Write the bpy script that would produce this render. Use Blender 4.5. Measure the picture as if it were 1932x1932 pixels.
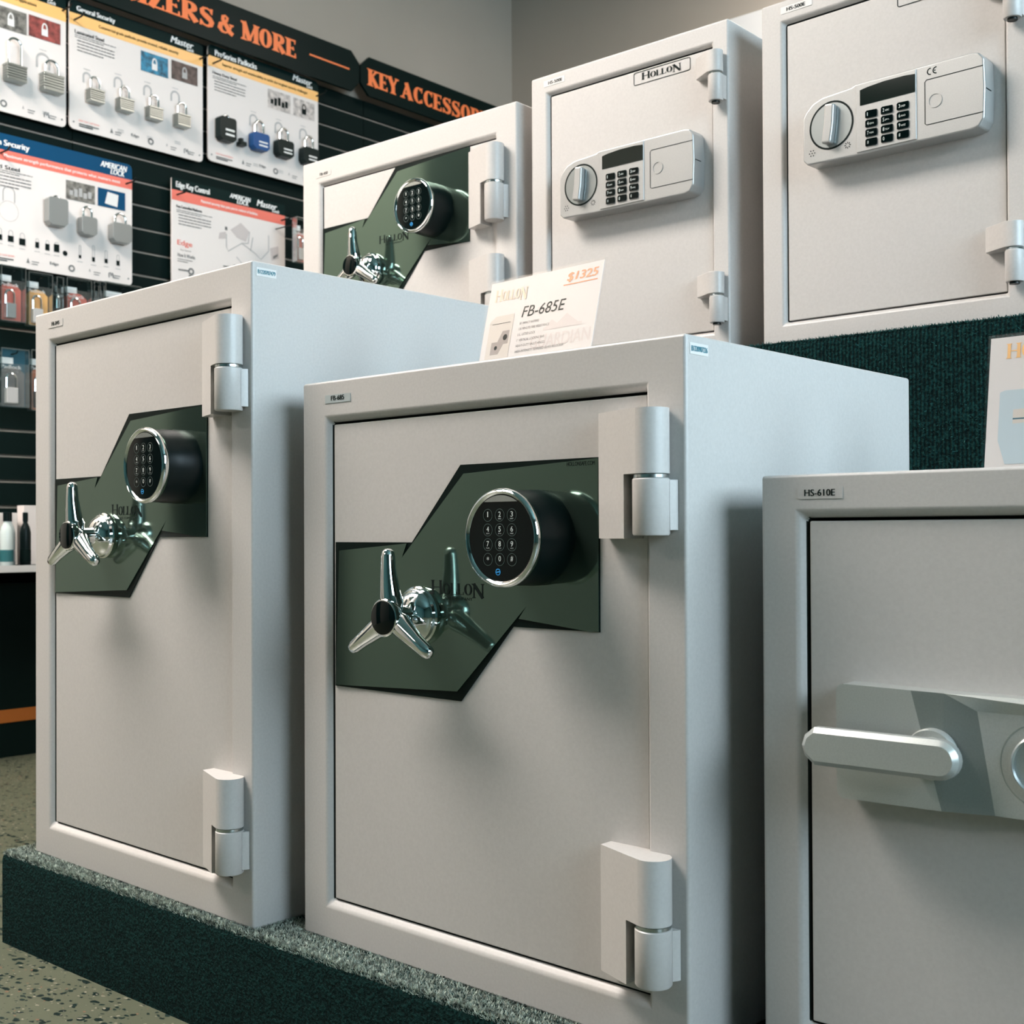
import bpy, math, random
from mathutils import Vector, Matrix
random.seed(7)
PI = math.pi
for o in list(bpy.data.objects): bpy.data.objects.remove(o)
C = bpy.context.scene.collection
SC = bpy.context.scene
R = math.radians

# ------------------------------------------------------------------ camera
cd = bpy.data.cameras.new('camera'); cam = bpy.data.objects.new('camera', cd); C.objects.link(cam)
cr, cf, cu = Vector((0.75581787, 0.65476735, -0.00436638)), Vector((-0.65470852, 0.75581619, 0.00993119)), Vector((0.0098028, -0.00464746, 0.99994115))
m = Matrix(((cr.x, cu.x, -cf.x, 0), (cr.y, cu.y, -cf.y, 0), (cr.z, cu.z, -cf.z, .64), (0, 0, 0, 1)))
cam.matrix_world = m
cd.sensor_width = 36; cd.lens = 36*2340.67/1932; cd.shift_y = 15.65/1932
cd.clip_start = .02; cd.clip_end = 50
cd.dof.use_dof = True; cd.dof.focus_distance = 1.42; cd.dof.aperture_fstop = 13
SC.camera = cam
# ------------------------------------------------------------------ world, exposure
w = bpy.data.worlds.new('world'); SC.world = w; w.use_nodes = True
w.node_tree.nodes['Background'].inputs[0].default_value = (.25, .5, .5, 1)
w.node_tree.nodes['Background'].inputs[1].default_value = .1
SC.view_settings.view_transform = 'Standard'; SC.view_settings.look = 'None'
SC.view_settings.exposure = 0.0; SC.view_settings.gamma = 1; SC.view_settings.use_curve_mapping = False
# room extents (metres)
X0, X1, Y0, Y1, ZC = -3.58, 2.6, -3.6, 4.145, 3.1
# ceiling fixtures: x, y, half sizes, strength; the second is an added fill light
LIGHTS = [(-2.62, .18, .85, .45, 45), (-2.5, -2.3, .6, .3, 15), (-1.55, 3.62, .5, .3, 18)]
WARM = (1.0, .92, .855)
WIN = (2.55, -.55, 2.6, 1.05, 2.8)      # x, y range, z range
WIN_STR = 15; WIN_COL = (.68, .87, 1.0)

# ------------------------------------------------------------------ materials
def mat(name, col, rough=.5, metal=0, spec=.5, coat=0, emit=None, es=0, noise=None, bump=None):
    mt = bpy.data.materials.new(name); mt.use_nodes = True
    nt = mt.node_tree; b = nt.nodes['Principled BSDF']
    b.inputs['Base Color'].default_value = (*col, 1); b.inputs['Roughness'].default_value = rough
    b.inputs['Metallic'].default_value = metal; b.inputs['Specular IOR Level'].default_value = spec
    b.inputs['Coat Weight'].default_value = coat
    if emit: b.inputs['Emission Color'].default_value = (*emit, 1); b.inputs['Emission Strength'].default_value = es
    tc = nt.nodes.new('ShaderNodeTexCoord')
    if noise:                                   # (scale, amount)
        n = nt.nodes.new('ShaderNodeTexNoise'); n.inputs['Scale'].default_value = noise[0]; n.inputs['Detail'].default_value = 6
        r = nt.nodes.new('ShaderNodeValToRGB'); a = noise[1]
        r.color_ramp.elements[0].position = .3; r.color_ramp.elements[1].position = .7
        r.color_ramp.elements[0].color = (*[c*(1-a) for c in col], 1); r.color_ramp.elements[1].color = (*[min(1, c*(1+a)) for c in col], 1)
        nt.links.new(tc.outputs['Object'], n.inputs['Vector']); nt.links.new(n.outputs['Fac'], r.inputs['Fac']); nt.links.new(r.outputs['Color'], b.inputs['Base Color'])
    if bump:                                    # (scale, strength, distance)
        n = nt.nodes.new('ShaderNodeTexNoise'); n.inputs['Scale'].default_value = bump[0]; n.inputs['Detail'].default_value = 3
        bp = nt.nodes.new('ShaderNodeBump'); bp.inputs['Strength'].default_value = bump[1]; bp.inputs['Distance'].default_value = bump[2]
        nt.links.new(tc.outputs['Object'], n.inputs['Vector']); nt.links.new(n.outputs['Fac'], bp.inputs['Height']); nt.links.new(bp.outputs['Normal'], b.inputs['Normal'])
    return mt
BLACK = (.0035, .010, .009)
M = dict(
    paint=mat('safe_paint', (.50, .478, .458), .36, 0, .45, noise=(260, .035), bump=(420, .12, .0006)),
    frame=mat('safe_frame_paint', (.50, .478, .458), .38, 0, .4, noise=(300, .04), bump=(500, .12, .0006)),
    gap=mat('dark_gap', (.01, .016, .014), .8),
    chrome=mat('chrome', (.86, .88, .88), .06, 1),
    steel=mat('zinc_ring', (.55, .60, .60), .25, 1),
    blackplate=mat('black_plate', (.001, .006, .005), .4, 0, .12),
    glassplate=mat('smoked_plate', (.10, .155, .125), .08, .85, .5),
    blackplastic=mat('black_plastic', (.0015, .006, .006), .34, 0, .22),
    blackgloss=mat('black_gloss', (.001, .004, .004), .06, 0, .22),
    keyring=mat('key_outline', (.06, .09, .085), .4),
    white=mat('white_print', (.85, .85, .83), .5),
    legend=mat('key_legend', (.62, .66, .64), .5),
    blue=mat('cyan_mark', (.02, .32, .75), .5),
    ink=mat('black_ink', (.003, .008, .007), .6, 0, .1),
    inkgrey=mat('grey_ink', (.16, .16, .155), .6),
    inklight=mat('pale_grey_ink', (.42, .41, .40), .6),
    inkteal=mat('teal_ink', (.03, .17, .22), .6),
    tape=mat('label_tape', (.38, .42, .42), .35),
    tapew=mat('white_label_tape', (.66, .64, .62), .35),
    silver=mat('silver_plastic', (.42, .42, .41), .32, .45, .5, noise=(900, .05)),
    silvermetal=mat('brushed_metal', (.62, .66, .66), .28, .9),
    dialmetal=mat('dial_metal', (.34, .37, .37), .3, .85),
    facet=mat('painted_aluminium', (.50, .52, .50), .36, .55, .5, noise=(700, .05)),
    facetshade=mat('shaded_aluminium', (.27, .29, .27), .36, .55, .5, noise=(700, .05)),  # same metal darkened: shade on the slanting facet put into the colour
    lcd=mat('lcd_glass', (.004, .009, .007), .08, 0, .6),
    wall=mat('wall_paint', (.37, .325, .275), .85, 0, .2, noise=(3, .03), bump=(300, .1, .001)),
    ceil=mat('ceiling_bounce_teal', (.10, .19, .18), .9),  # out of view; dark teal chosen to tint the bounce light
    walldark=mat('wall_bounce_teal', (.03, .10, .10), .85),  # unseen walls, dark teal to cut fill and tint the bounce
    slat=mat('black_slatwall', (.0015, .008, .007), .65, 0, .10),
    groove=mat('groove_insert', (.26, .235, .20), .4),
    sign=mat('black_sign', (.001, .008, .007), .4, 0, .12),
    orange=mat('orange_letters', (.90, .21, .06), .5),
    cardwhite=mat('printed_board', (.76, .70, .665), .45, 0, .15),
    yellow=mat('yellow_band', (.95, .52, .17), .4),
    red=mat('red_band', (.80, .17, .12), .4),
    navy=mat('blue_header', (.004, .060, .14), .5, 0, .1),
    darkhead=mat('dark_header', (.002, .013, .012), .5, 0, .1),
    brass=mat('laminated_steel', (.36, .37, .34), .3, .95),
    greysteel=mat('grey_padlock', (.30, .31, .30), .35, .6),
    lockblack=mat('black_padlock', (.002, .010, .009), .35, 0, .2),
    lockblue=mat('blue_padlock', (.004, .065, .22), .35, 0, .3),
    price=mat('price_card', (.60, .565, .545), .5),
    gold=mat('gold_print', (.80, .45, .17), .5),
    palegold=mat('faded_gold_print', (.68, .52, .38), .5),
    orangeink=mat('orange_print', (.85, .26, .10), .5),
    pinkink=mat('faded_pink_print', (.56, .50, .48), .5),
    printgrey=mat('printed_safe_grey', (.53, .48, .43), .5),
    printtaupe=mat('printed_taupe', (.28, .24, .22), .5),
    printblue=mat('printed_pale_blue', (.42, .50, .54), .5),
    printteal=mat('printed_teal', (.02, .10, .14), .5),
    photoblue=mat('photo_blue', (.02, .17, .28), .5, noise=(60, .8)),
    photobrown=mat('photo_brown', (.09, .06, .05), .5, noise=(60, .7)),
    photored=mat('photo_red', (.25, .05, .04), .5, noise=(50, .7)),
    photogrey=mat('photo_grey', (.17, .16, .14), .5, noise=(60, .8)),
    photopale=mat('photo_pale', (.50, .45, .42), .5, noise=(60, .5)),
    orangestripe=mat('orange_stripe', (.42, .12, .015), .5),
    packred=mat('red_pack', (.62, .13, .09), .4),
    packyellow=mat('yellow_pack', (.95, .50, .14), .4),
    packorange=mat('orange_pack', (.52, .12, .03), .5),
    bottle=mat('clear_bottle', (.55, .62, .60), .1, 0, .6),
    teal=mat('teal_label', (.02, .12, .13), .5),
    door=mat('reflected_panel_black', (.006, .012, .011), .5),  # unseen panel that gives the lock plates their dark reflection
    poster=mat('white_sheet', (.74, .72, .70), .5),
)
def clear(name, k=.16, tint=(.9, .97, .97)):
    mt = bpy.data.materials.new(name); mt.use_nodes = True; nt = mt.node_tree; nt.nodes.clear()
    o = nt.nodes.new('ShaderNodeOutputMaterial'); mx = nt.nodes.new('ShaderNodeMixShader'); t = nt.nodes.new('ShaderNodeBsdfTransparent'); g = nt.nodes.new('ShaderNodeBsdfGlossy')
    t.inputs[0].default_value = (*tint, 1); g.inputs['Roughness'].default_value = .12; mx.inputs[0].default_value = k
    nt.links.new(t.outputs[0], mx.inputs[1]); nt.links.new(g.outputs[0], mx.inputs[2]); nt.links.new(mx.outputs[0], o.inputs[0]); return mt
M['clear'] = clear('clear_plastic', .13, (1, 1, 1)); M['rim'] = clear('clamshell_rim', .5, (.8, .9, .9))
M['acrylic'] = clear('acrylic', .05, (1, 1, 1))
def emis(name, col, s):
    mt = bpy.data.materials.new(name); mt.use_nodes = True; nt = mt.node_tree; nt.nodes.clear()
    o = nt.nodes.new('ShaderNodeOutputMaterial'); e = nt.nodes.new('ShaderNodeEmission'); e.inputs[0].default_value = (*col, 1); e.inputs[1].default_value = s
    nt.links.new(e.outputs[0], o.inputs[0]); return mt
def floor_mat():
    mt = bpy.data.materials.new('flake_floor'); mt.use_nodes = True; nt = mt.node_tree; b = nt.nodes['Principled BSDF']; L = nt.links.new
    tc = nt.nodes.new('ShaderNodeTexCoord')
    base = nt.nodes.new('ShaderNodeTexNoise'); base.inputs['Scale'].default_value = 5; base.inputs['Detail'].default_value = 5
    br = nt.nodes.new('ShaderNodeValToRGB'); br.color_ramp.elements[0].color = (.075, .085, .055, 1); br.color_ramp.elements[1].color = (.105, .112, .075, 1)
    L(tc.outputs['Object'], base.inputs['Vector']); L(base.outputs['Fac'], br.inputs['Fac'])
    cur = br.outputs['Color']
    for sc, th, col, seed in ((50, .23, (.003, .012, .010, 1), 0), (80, .22, (.006, .018, .015, 1), 3), (80, .14, (.26, .24, .18, 1), 7), (55, .09, (.2, .10, .06, 1), 11)):
        mp = nt.nodes.new('ShaderNodeMapping'); mp.inputs['Location'].default_value = (seed, seed*1.7, 0); mp.inputs['Rotation'].default_value = (0, 0, seed*.4)
        mp.inputs['Scale'].default_value = (1, 1.5, 1)
        dn = nt.nodes.new('ShaderNodeTexNoise'); dn.inputs['Scale'].default_value = 60
        ad = nt.nodes.new('ShaderNodeMixRGB'); ad.blend_type = 'ADD'; ad.inputs[0].default_value = .018
        v = nt.nodes.new('ShaderNodeTexVoronoi'); v.inputs['Scale'].default_value = sc; v.inputs['Randomness'].default_value = 1
        sep = nt.nodes.new('ShaderNodeSeparateColor'); mul = nt.nodes.new('ShaderNodeMath'); mul.operation = 'MULTIPLY'; mul.inputs[1].default_value = th*1.9
        cmp = nt.nodes.new('ShaderNodeMath'); cmp.operation = 'LESS_THAN'
        mx = nt.nodes.new('ShaderNodeMixRGB'); mx.inputs[2].default_value = col
        L(tc.outputs['Object'], mp.inputs['Vector']); L(tc.outputs['Object'], dn.inputs['Vector']); L(mp.outputs[0], ad.inputs[1]); L(dn.outputs['Color'], ad.inputs[2])
        L(ad.outputs[0], v.inputs['Vector']); L(v.outputs['Color'], sep.inputs[0]); L(sep.outputs[0], mul.inputs[0]); L(v.outputs['Distance'], cmp.inputs[0]); L(mul.outputs[0], cmp.inputs[1])
        L(cmp.outputs[0], mx.inputs[0]); L(cur, mx.inputs[1]); cur = mx.outputs[0]
    L(cur, b.inputs['Base Color']); b.inputs['Roughness'].default_value = .38; return mt
def carpet_mat(name, ribs=False, c0=(.0006, .008, .0075), c1=(.006, .034, .031)):
    mt = bpy.data.materials.new(name); mt.use_nodes = True; nt = mt.node_tree; b = nt.nodes['Principled BSDF']; L = nt.links.new
    tc = nt.nodes.new('ShaderNodeTexCoord'); n = nt.nodes.new('ShaderNodeTexNoise'); n.inputs['Scale'].default_value = 300; n.inputs['Detail'].default_value = 4
    r = nt.nodes.new('ShaderNodeValToRGB'); r.color_ramp.elements[0].position = .42; r.color_ramp.elements[1].position = .72
    r.color_ramp.elements[0].color = (*c0, 1); r.color_ramp.elements[1].color = (*c1, 1)
    bp = nt.nodes.new('ShaderNodeBump'); bp.inputs['Strength'].default_value = .9; bp.inputs['Distance'].default_value = .006
    L(tc.outputs['Object'], n.inputs['Vector']); L(n.outputs['Fac'], r.inputs['Fac']); L(r.outputs['Color'], b.inputs['Base Color'])
    h = n.outputs['Fac']
    if ribs:
        wv = nt.nodes.new('ShaderNodeTexWave'); wv.bands_direction = 'X'; wv.inputs['Scale'].default_value = 55; wv.inputs['Distortion'].default_value = 1.5; wv.inputs['Detail Scale'].default_value = 6
        ad = nt.nodes.new('ShaderNodeMath'); ad.operation = 'ADD'; L(tc.outputs['Object'], wv.inputs['Vector']); L(wv.outputs['Fac'], ad.inputs[0]); L(n.outputs['Fac'], ad.inputs[1]); h = ad.outputs[0]
        mm = nt.nodes.new('ShaderNodeMath'); mm.operation = 'MULTIPLY_ADD'; mm.inputs[1].default_value = .16; L(wv.outputs['Fac'], mm.inputs[0]); L(n.outputs['Fac'], mm.inputs[2])
        L(mm.outputs[0], r.inputs['Fac']); r.color_ramp.elements[0].position = .5; r.color_ramp.elements[1].position = .84
    L(h, bp.inputs['Height']); L(bp.outputs['Normal'], b.inputs['Normal']); b.inputs['Roughness'].default_value = .95; b.inputs['Specular IOR Level'].default_value = .1
    return mt
M['floor'] = floor_mat(); M['carpet'] = carpet_mat('carpet'); M['carpetrib'] = carpet_mat('ribbed_carpet', True, (.0015, .010, .010), (.010, .060, .056))
M['tuft'] = mat('lit_carpet_tuft', (.33, .37, .32), .95, 0, .1, noise=(140, .8))  # paler than the carpet: overhead light on the platform top put into the colour

# ------------------------------------------------------------------ mesh helper (things face local -y; x right, z up)
FONT_CACHE = {}
def text_geo(s):
    if s not in FONT_CACHE:
        cv = bpy.data.curves.new('t', 'FONT'); cv.body = s; cv.resolution_u = 3; ob = bpy.data.objects.new('t', cv)
        me = bpy.data.meshes.new_from_object(ob)
        FONT_CACHE[s] = ([tuple(v.co[:2]) for v in me.vertices], [tuple(p.vertices) for p in me.polygons])
        bpy.data.objects.remove(ob); bpy.data.curves.remove(cv); bpy.data.meshes.remove(me)
    return FONT_CACHE[s]
class MB:
    def __init__(s): s.v = []; s.f = []; s.m = []; s.T = None
    def add(s, vs, fs, mi=0):
        k = len(s.v)
        s.v += [tuple(s.T @ Vector(p)) for p in vs] if s.T is not None else [tuple(p) for p in vs]
        s.f += [tuple(i+k for i in f) for f in fs]; s.m += [mi]*len(fs)
    def box(s, x0, x1, y0, y1, z0, z1, mi=0):
        s.add([(x0, y0, z0), (x1, y0, z0), (x1, y1, z0), (x0, y1, z0), (x0, y0, z1), (x1, y0, z1), (x1, y1, z1), (x0, y1, z1)],
              [(0, 3, 2, 1), (4, 5, 6, 7), (0, 1, 5, 4), (1, 2, 6, 5), (2, 3, 7, 6), (3, 0, 4, 7)], mi)
    def prism(s, pts, y0, y1, mi=0):            # pts in xz, extruded along y (y0 = front)
        A = sum(pts[i][0]*pts[(i+1) % len(pts)][1]-pts[(i+1) % len(pts)][0]*pts[i][1] for i in range(len(pts)))
        if A < 0: pts = pts[::-1]
        n = len(pts)
        s.add([(x, y0, z) for x, z in pts]+[(x, y1, z) for x, z in pts],
              [tuple(range(n)), tuple(range(2*n-1, n-1, -1))]+[(i, i+n, (i+1) % n+n, (i+1) % n) for i in range(n)], mi)
    def plan(s, pts, z0, z1, mi=0):             # pts in xy, extruded along z
        A = sum(pts[i][0]*pts[(i+1) % len(pts)][1]-pts[(i+1) % len(pts)][0]*pts[i][1] for i in range(len(pts)))
        if A < 0: pts = pts[::-1]
        n = len(pts)
        s.add([(x, y, z0) for x, y in pts]+[(x, y, z1) for x, y in pts],
              [tuple(range(n-1, -1, -1)), tuple(range(n, 2*n))]+[(i, (i+1) % n, (i+1) % n+n, i+n) for i in range(n)], mi)
    def flat(s, pts, y, mi=0):                  # polygon in xz, facing -y
        A = sum(pts[i][0]*pts[(i+1) % len(pts)][1]-pts[(i+1) % len(pts)][0]*pts[i][1] for i in range(len(pts)))
        if A < 0: pts = pts[::-1]
        s.add([(x, y, z) for x, z in pts], [tuple(range(len(pts)))], mi)
    def rect(s, x0, x1, z0, z1, y, mi=0): s.flat([(x0, z0), (x1, z0), (x1, z1), (x0, z1)], y, mi)
    def lathe(s, prof, o, axis='y', n=40, mi=0, cap=True):   # prof: (radius, along)
        vs = []; fs = []
        for r, a in prof:
            for i in range(n):
                t = 2*PI*i/n; c, d = r*math.cos(t), r*math.sin(t)
                vs.append((o[0]+c, o[1]+a, o[2]+d) if axis == 'y' else (o[0]+c, o[1]+d, o[2]+a))
        for k in range(len(prof)-1):
            for i in range(n):
                j = (i+1) % n; q = (k*n+i, k*n+j, (k+1)*n+j, (k+1)*n+i)
                fs.append(q if axis == 'z' else q[::-1])
        if cap:
            a = tuple(range(n)); b = tuple(range((len(prof)-1)*n, len(prof)*n))
            fs += [a[::-1], b] if axis == 'z' else [a, b[::-1]]
        s.add(vs, fs, mi)
    def tube(s, pts, rads, n=12, mi=0, cap=True):
        pts = [Vector(p) for p in pts]
        if not isinstance(rads, (list, tuple)): rads = [rads]*len(pts)
        vs = []; fs = []; prev = None
        for i, p in enumerate(pts):
            d = (pts[min(i+1, len(pts)-1)]-pts[max(i-1, 0)]).normalized()
            if prev is None: a = d.orthogonal().normalized()
            else: a = (prev-d*prev.dot(d)).normalized()
            prev = a; b = d.cross(a)
            for k in range(n):
                t = 2*PI*k/n; vs.append(p+(a*math.cos(t)+b*math.sin(t))*rads[i])
        for i in range(len(pts)-1):
            for k in range(n):
                l = (k+1) % n; fs.append((i*n+k, i*n+l, (i+1)*n+l, (i+1)*n+k))
        if cap: fs += [tuple(range(n))[::-1], tuple(range((len(pts)-1)*n, len(pts)*n))]
        s.add(vs, fs, mi)
    def ring(s, cx, cz, r0, r1, y, mi=0, n=32, sx=1):
        vs = [(cx+sx*r*math.cos(2*PI*i/n), y, cz+r*math.sin(2*PI*i/n)) for r in (r0, r1) for i in range(n)]
        s.add(vs, [(i, (i+1) % n, n+(i+1) % n, n+i)[::-1] for i in range(n)], mi)
    def disc(s, cx, cz, r, y, mi=0, n=24): s.flat([(cx+r*math.cos(2*PI*i/n), cz+r*math.sin(2*PI*i/n)) for i in range(n)], y, mi)
    def text(s, body, x0, z0, wd, ht, y, mi=0, shear=0, slope=0, bold=0):
        vs, fs = text_geo(body)
        if not vs: return
        a = min(v[0] for v in vs); b = max(v[0] for v in vs); c = min(v[1] for v in vs); d = max(v[1] for v in vs)
        for dx in ((0, bold) if bold else (0,)):
            out = []
            for v in vs:
                X = (v[0]-a)/(b-a)*wd+dx; Z = (v[1]-c)/(d-c)*ht if d > c else 0
                out.append((x0+X+shear*Z, y-dx*.01, z0+Z+slope*X))
            s.add(out, fs, mi)
    def lines(s, x0, x1, z0, z1, k, y, mi=0, duty=.4):       # rows of tiny unreadable print
        st = (z1-z0)/k
        for i in range(k):
            e = x1 if i < k-1 else x0+(x1-x0)*.7
            x = x0
            while x < e:
                wl = random.uniform(.05, .16)*(x1-x0); s.rect(x, min(e, x+wl), z1-(i+duty)*st, z1-i*st, y, mi); x += wl+.012*(x1-x0)
    def serif(s, body, x0, z0, H, y, T=.2, t=.08, mi=0, wd=None, big=None):
        """hand drawn serif capitals; big = indexes drawn taller"""
        pen = 0; parts = []
        for i, ch in enumerate(body):
            g, adv = GLYPH(ch, T, t); sc = 1.25 if big and i in big else 1
            for poly in g: parts.append([(pen+px*sc, (pz-(0.18 if sc > 1 and i == len(body)-1 else 0))*sc) for px, pz in poly])
            pen += (adv+.07)*sc
        k = H if wd is None else wd/(pen-.07)
        for q, poly in enumerate(parts): s.flat([(x0+px*k, z0+pz*H) for px, pz in poly], y-q*4e-6*(H/.0125)**.5, mi)
        return pen*k
    def build(s, name, mats, parent=None, bevel=0, smooth=False, seg=2, ang=35):
        me = bpy.data.meshes.new(name); me.from_pydata(s.v, [], s.f); ms = mats if isinstance(mats, (list, tuple)) else [mats]
        for q in ms: me.materials.append(M[q] if isinstance(q, str) else q)
        me.polygons.foreach_set('material_index', s.m)
        if smooth or bevel: me.polygons.foreach_set('use_smooth', [True]*len(s.f))
        me.update(); ob = bpy.data.objects.new(name, me); C.objects.link(ob)
        if parent: ob.parent = parent
        if bevel:
            b = ob.modifiers.new('bevel', 'BEVEL'); b.width = bevel; b.segments = seg; b.limit_method = 'ANGLE'; b.angle_limit = R(ang); b.harden_normals = True
        elif smooth:
            me.set_sharp_from_angle(angle=R(ang))
        return ob
def sweep(pts, ws):
    """variable width stroke -> list of quads"""
    out = []; n = len(pts); L = []; Rr = []
    for i, p in enumerate(pts):
        a = pts[max(i-1, 0)]; b = pts[min(i+1, n-1)]; dx, dz = b[0]-a[0], b[1]-a[1]; l = math.hypot(dx, dz) or 1; nx, nz = -dz/l, dx/l; h = ws[i]/2
        L.append((p[0]+nx*h, p[1]+nz*h)); Rr.append((p[0]-nx*h, p[1]-nz*h))
    for i in range(n-1): out.append([Rr[i], Rr[i+1], L[i+1], L[i]])
    return out
def GLYPH(ch, T, t):
    def stem(x, a=0, b=1, w=T): return [[(x-w/2, a), (x+w/2, a), (x+w/2, b), (x-w/2, b)]]
    def sf(x, z, w=None):
        w = w or T*1.9; s = t if z < .5 else -t
        return [[(x-w/2, z), (x+w/2, z), (x+T*.5, z+s*1.1), (x-T*.5, z+s*1.1)]]
    def bar(x0, x1, z, h=t): return [[(x0, z-h/2), (x1, z-h/2), (x1, z+h/2), (x0, z+h/2)]]
    def tick(x, z0, z1): return [[(x-t*.6, z0), (x+t*.6, z0), (x+t*.3, z1), (x-t*.3, z1)]]
    def arc(cx, cz, rx, rz, a0, a1, wf, n=20):
        pts = []; ws = []
        for i in range(n+1):
            a = a0+(a1-a0)*i/n; pts.append((cx+rx*math.cos(a), cz+rz*math.sin(a))); ws.append(t+(T*1.05-t)*abs(math.cos(a))**1.5 if wf is None else wf)
        return sweep(pts, ws)
    e = T*.6
    if ch == 'H': return stem(e)+stem(.75)+sf(e, 0)+sf(e, 1)+sf(.75, 0)+sf(.75, 1)+bar(e, .75, .5), .75+e
    if ch == 'O': return arc(.38, .5, .38-T/2, .5-t/2, 0, 2*PI, None, 32), .76
    if ch == 'L': return stem(e)+sf(e, 0)+sf(e, 1)+bar(e, .6, t/2)+tick(.58, 0, .28), .62
    if ch == 'N': return stem(e, w=t*1.3)+stem(.78, w=t*1.3)+sweep([(e-.02, 1), (.80, 0)], [T*1.2, T*1.2])+sf(e, 0, T*1.6)+sf(e-.05, 1, T*1.6)+sf(.78, 1, T*1.6), .78+e
    if ch == 'I': return stem(e)+sf(e, 0)+sf(e, 1), 2*e
    if ch == 'E': return stem(e)+sf(e, 0)+sf(e, 1)+bar(e, .6, t/2)+bar(e, .56, 1-t/2)+bar(e, .46, .5)+tick(.58, 0, .26)+tick(.55, 1, .76)+tick(.45, .4, .6), .62
    if ch == 'Z': return bar(.06, .62, 1-t/2)+bar(.04, .64, t/2)+sweep([(.10, 0), (.56, 1)], [T*1.1, T*1.1])+tick(.08, 1, .75)+tick(.62, 0, .26), .66
    if ch == 'R': return stem(e)+sf(e, 0)+sf(e, 1)+arc(.30, .74, .26, .26-t/2, -PI/2, PI/2, None)+bar(e, .30, 1-t/2)+bar(e, .30, .48+t/2)+sweep([(.30, .5), (.48, .25), (.66, .02)], [T*.7, T, T*1.1]), .72
    if ch == 'K': return stem(e)+sf(e, 0)+sf(e, 1)+sweep([(e, .42), (.60, .97)], [t*1.3, t*1.3])+sweep([(.30, .55), (.66, .02)], [T*.9, T*1.15])+sf(.60, 1, T*1.4)+sf(.66, 0, T*1.5), .74
    if ch == 'Y': return stem(.36, 0, .48)+sweep([(.08, 1), (.36, .44)], [T*1.1, T])+sweep([(.64, 1), (.36, .44)], [t*1.2, t*1.4])+sf(.36, 0)+sf(.09, 1, T*1.5)+sf(.64, 1, T*1.2), .72
    if ch == 'A': return sweep([(.40, .98), (.08, 0)], [t*1.2, t*1.2])+sweep([(.34, 1), (.66, 0)], [T*1.1, T*1.15])+bar(.17, .6, .32)+sf(.08, 0, T*1.4)+sf(.66, 0, T*1.6), .78
    if ch == 'M': return stem(.10, w=t*1.4)+stem(.82)+sweep([(.10, 1), (.44, .05)], [T, T])+sweep([(.80, 1), (.44, .05)], [t*1.2, t*1.2])+sf(.10, 0, T*1.4)+sf(.82, 0)+sf(.08, 1, T*1.3)+sf(.84, 1, T*1.5), .94
    if ch in 'CG':
        g = arc(.40, .5, .38-T/2, .5-t/2, R(48), R(315), None, 26)+tick(.62, 1, .68)
        if ch == 'G': g += stem(.58, .06, .42)+sf(.58, .45, T*1.7)
        else: g += tick(.62, .06, .3)
        return g, .68
    if ch == 'S':
        c = [(.55, .76), (.50, .90), (.36, .955), (.2, .93), (.12, .80), (.15, .66), (.30, .55), (.46, .44), (.56, .30), (.52, .13), (.38, .045), (.2, .07), (.08, .24)]
        ww = [t, t, t, t*1.3, T*.8, T, T*1.15, T*1.15, T, T*.8, t*1.3, t, t]
        return sweep(c, ww)+tick(.56, 1, .70)+tick(.07, 0, .30), .64
    if ch == '&':
        c = [(.78, .04), (.62, .14), (.44, .42), (.26, .70), (.26, .86), (.38, .95), (.49, .86), (.46, .70), (.30, .56), (.14, .42), (.10, .22), (.22, .07), (.40, .05), (.56, .18), (.66, .38), (.70, .52)]
        return sweep(c, [T*.9, T, T, T*.8, T*.7, t, T*.6, T*.5, T*.5, T*.9, T, T*.7, t, t, t, t])+bar(.58, .82, .53), .84
    return [], .34

# ------------------------------------------------------------------ object helpers
def tag(o, label, cat, group=None):
    o['label'] = label; o['category'] = cat
    if group: o['group'] = group
    return o
def thing(name, label, cat, loc=(0, 0, 0), rz=0, group=None):
    o = bpy.data.objects.new(name, None); C.objects.link(o); o.location = loc; o.rotation_euler = (0, 0, rz); o.empty_display_size = .05
    return tag(o, label, cat, group)
def struct(o): o['kind'] = 'structure'; return o

# ------------------------------------------------------------------ room shell
b = MB(); b.box(X0-.1, X1+.1, Y0-.1, Y1+.1, -.1, 0); struct(b.build('floor', 'floor'))
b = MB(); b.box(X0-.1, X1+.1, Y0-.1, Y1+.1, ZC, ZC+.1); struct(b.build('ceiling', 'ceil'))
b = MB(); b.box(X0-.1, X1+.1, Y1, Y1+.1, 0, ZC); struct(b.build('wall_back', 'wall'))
b = MB()
b.box(X0-.1, X0, Y0, -.95, 0, ZC); b.box(X0-.1, X0, -.25, Y1, 0, ZC); b.box(X0-.1, X0, -.95, -.25, 2.35, ZC)
struct(b.build('wall_left', 'wall'))
b = MB(); b.box(X0-.06, X0-.02, -.95, -.25, 0, 2.35)
d1 = struct(b.build('unseen_dark_panel', 'door'))  # added out of view for the dark band reflected in the lock plates
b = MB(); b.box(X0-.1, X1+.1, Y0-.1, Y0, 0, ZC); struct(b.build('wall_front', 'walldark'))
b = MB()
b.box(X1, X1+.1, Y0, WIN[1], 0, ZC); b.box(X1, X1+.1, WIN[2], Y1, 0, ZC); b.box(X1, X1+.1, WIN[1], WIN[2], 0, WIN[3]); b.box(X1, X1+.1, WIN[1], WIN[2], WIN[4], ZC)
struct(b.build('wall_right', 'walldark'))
b = MB(); wx = X1
for yy in (WIN[1]+.03, (WIN[1]+WIN[2])/2, WIN[2]-.03): b.box(wx+.01, wx+.07, yy-.03, yy+.03, WIN[3], WIN[4])
for zz in (WIN[3]+.03, WIN[4]-.03): b.box(wx+.01, wx+.07, WIN[1], WIN[2], zz-.03, zz+.03)
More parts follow.
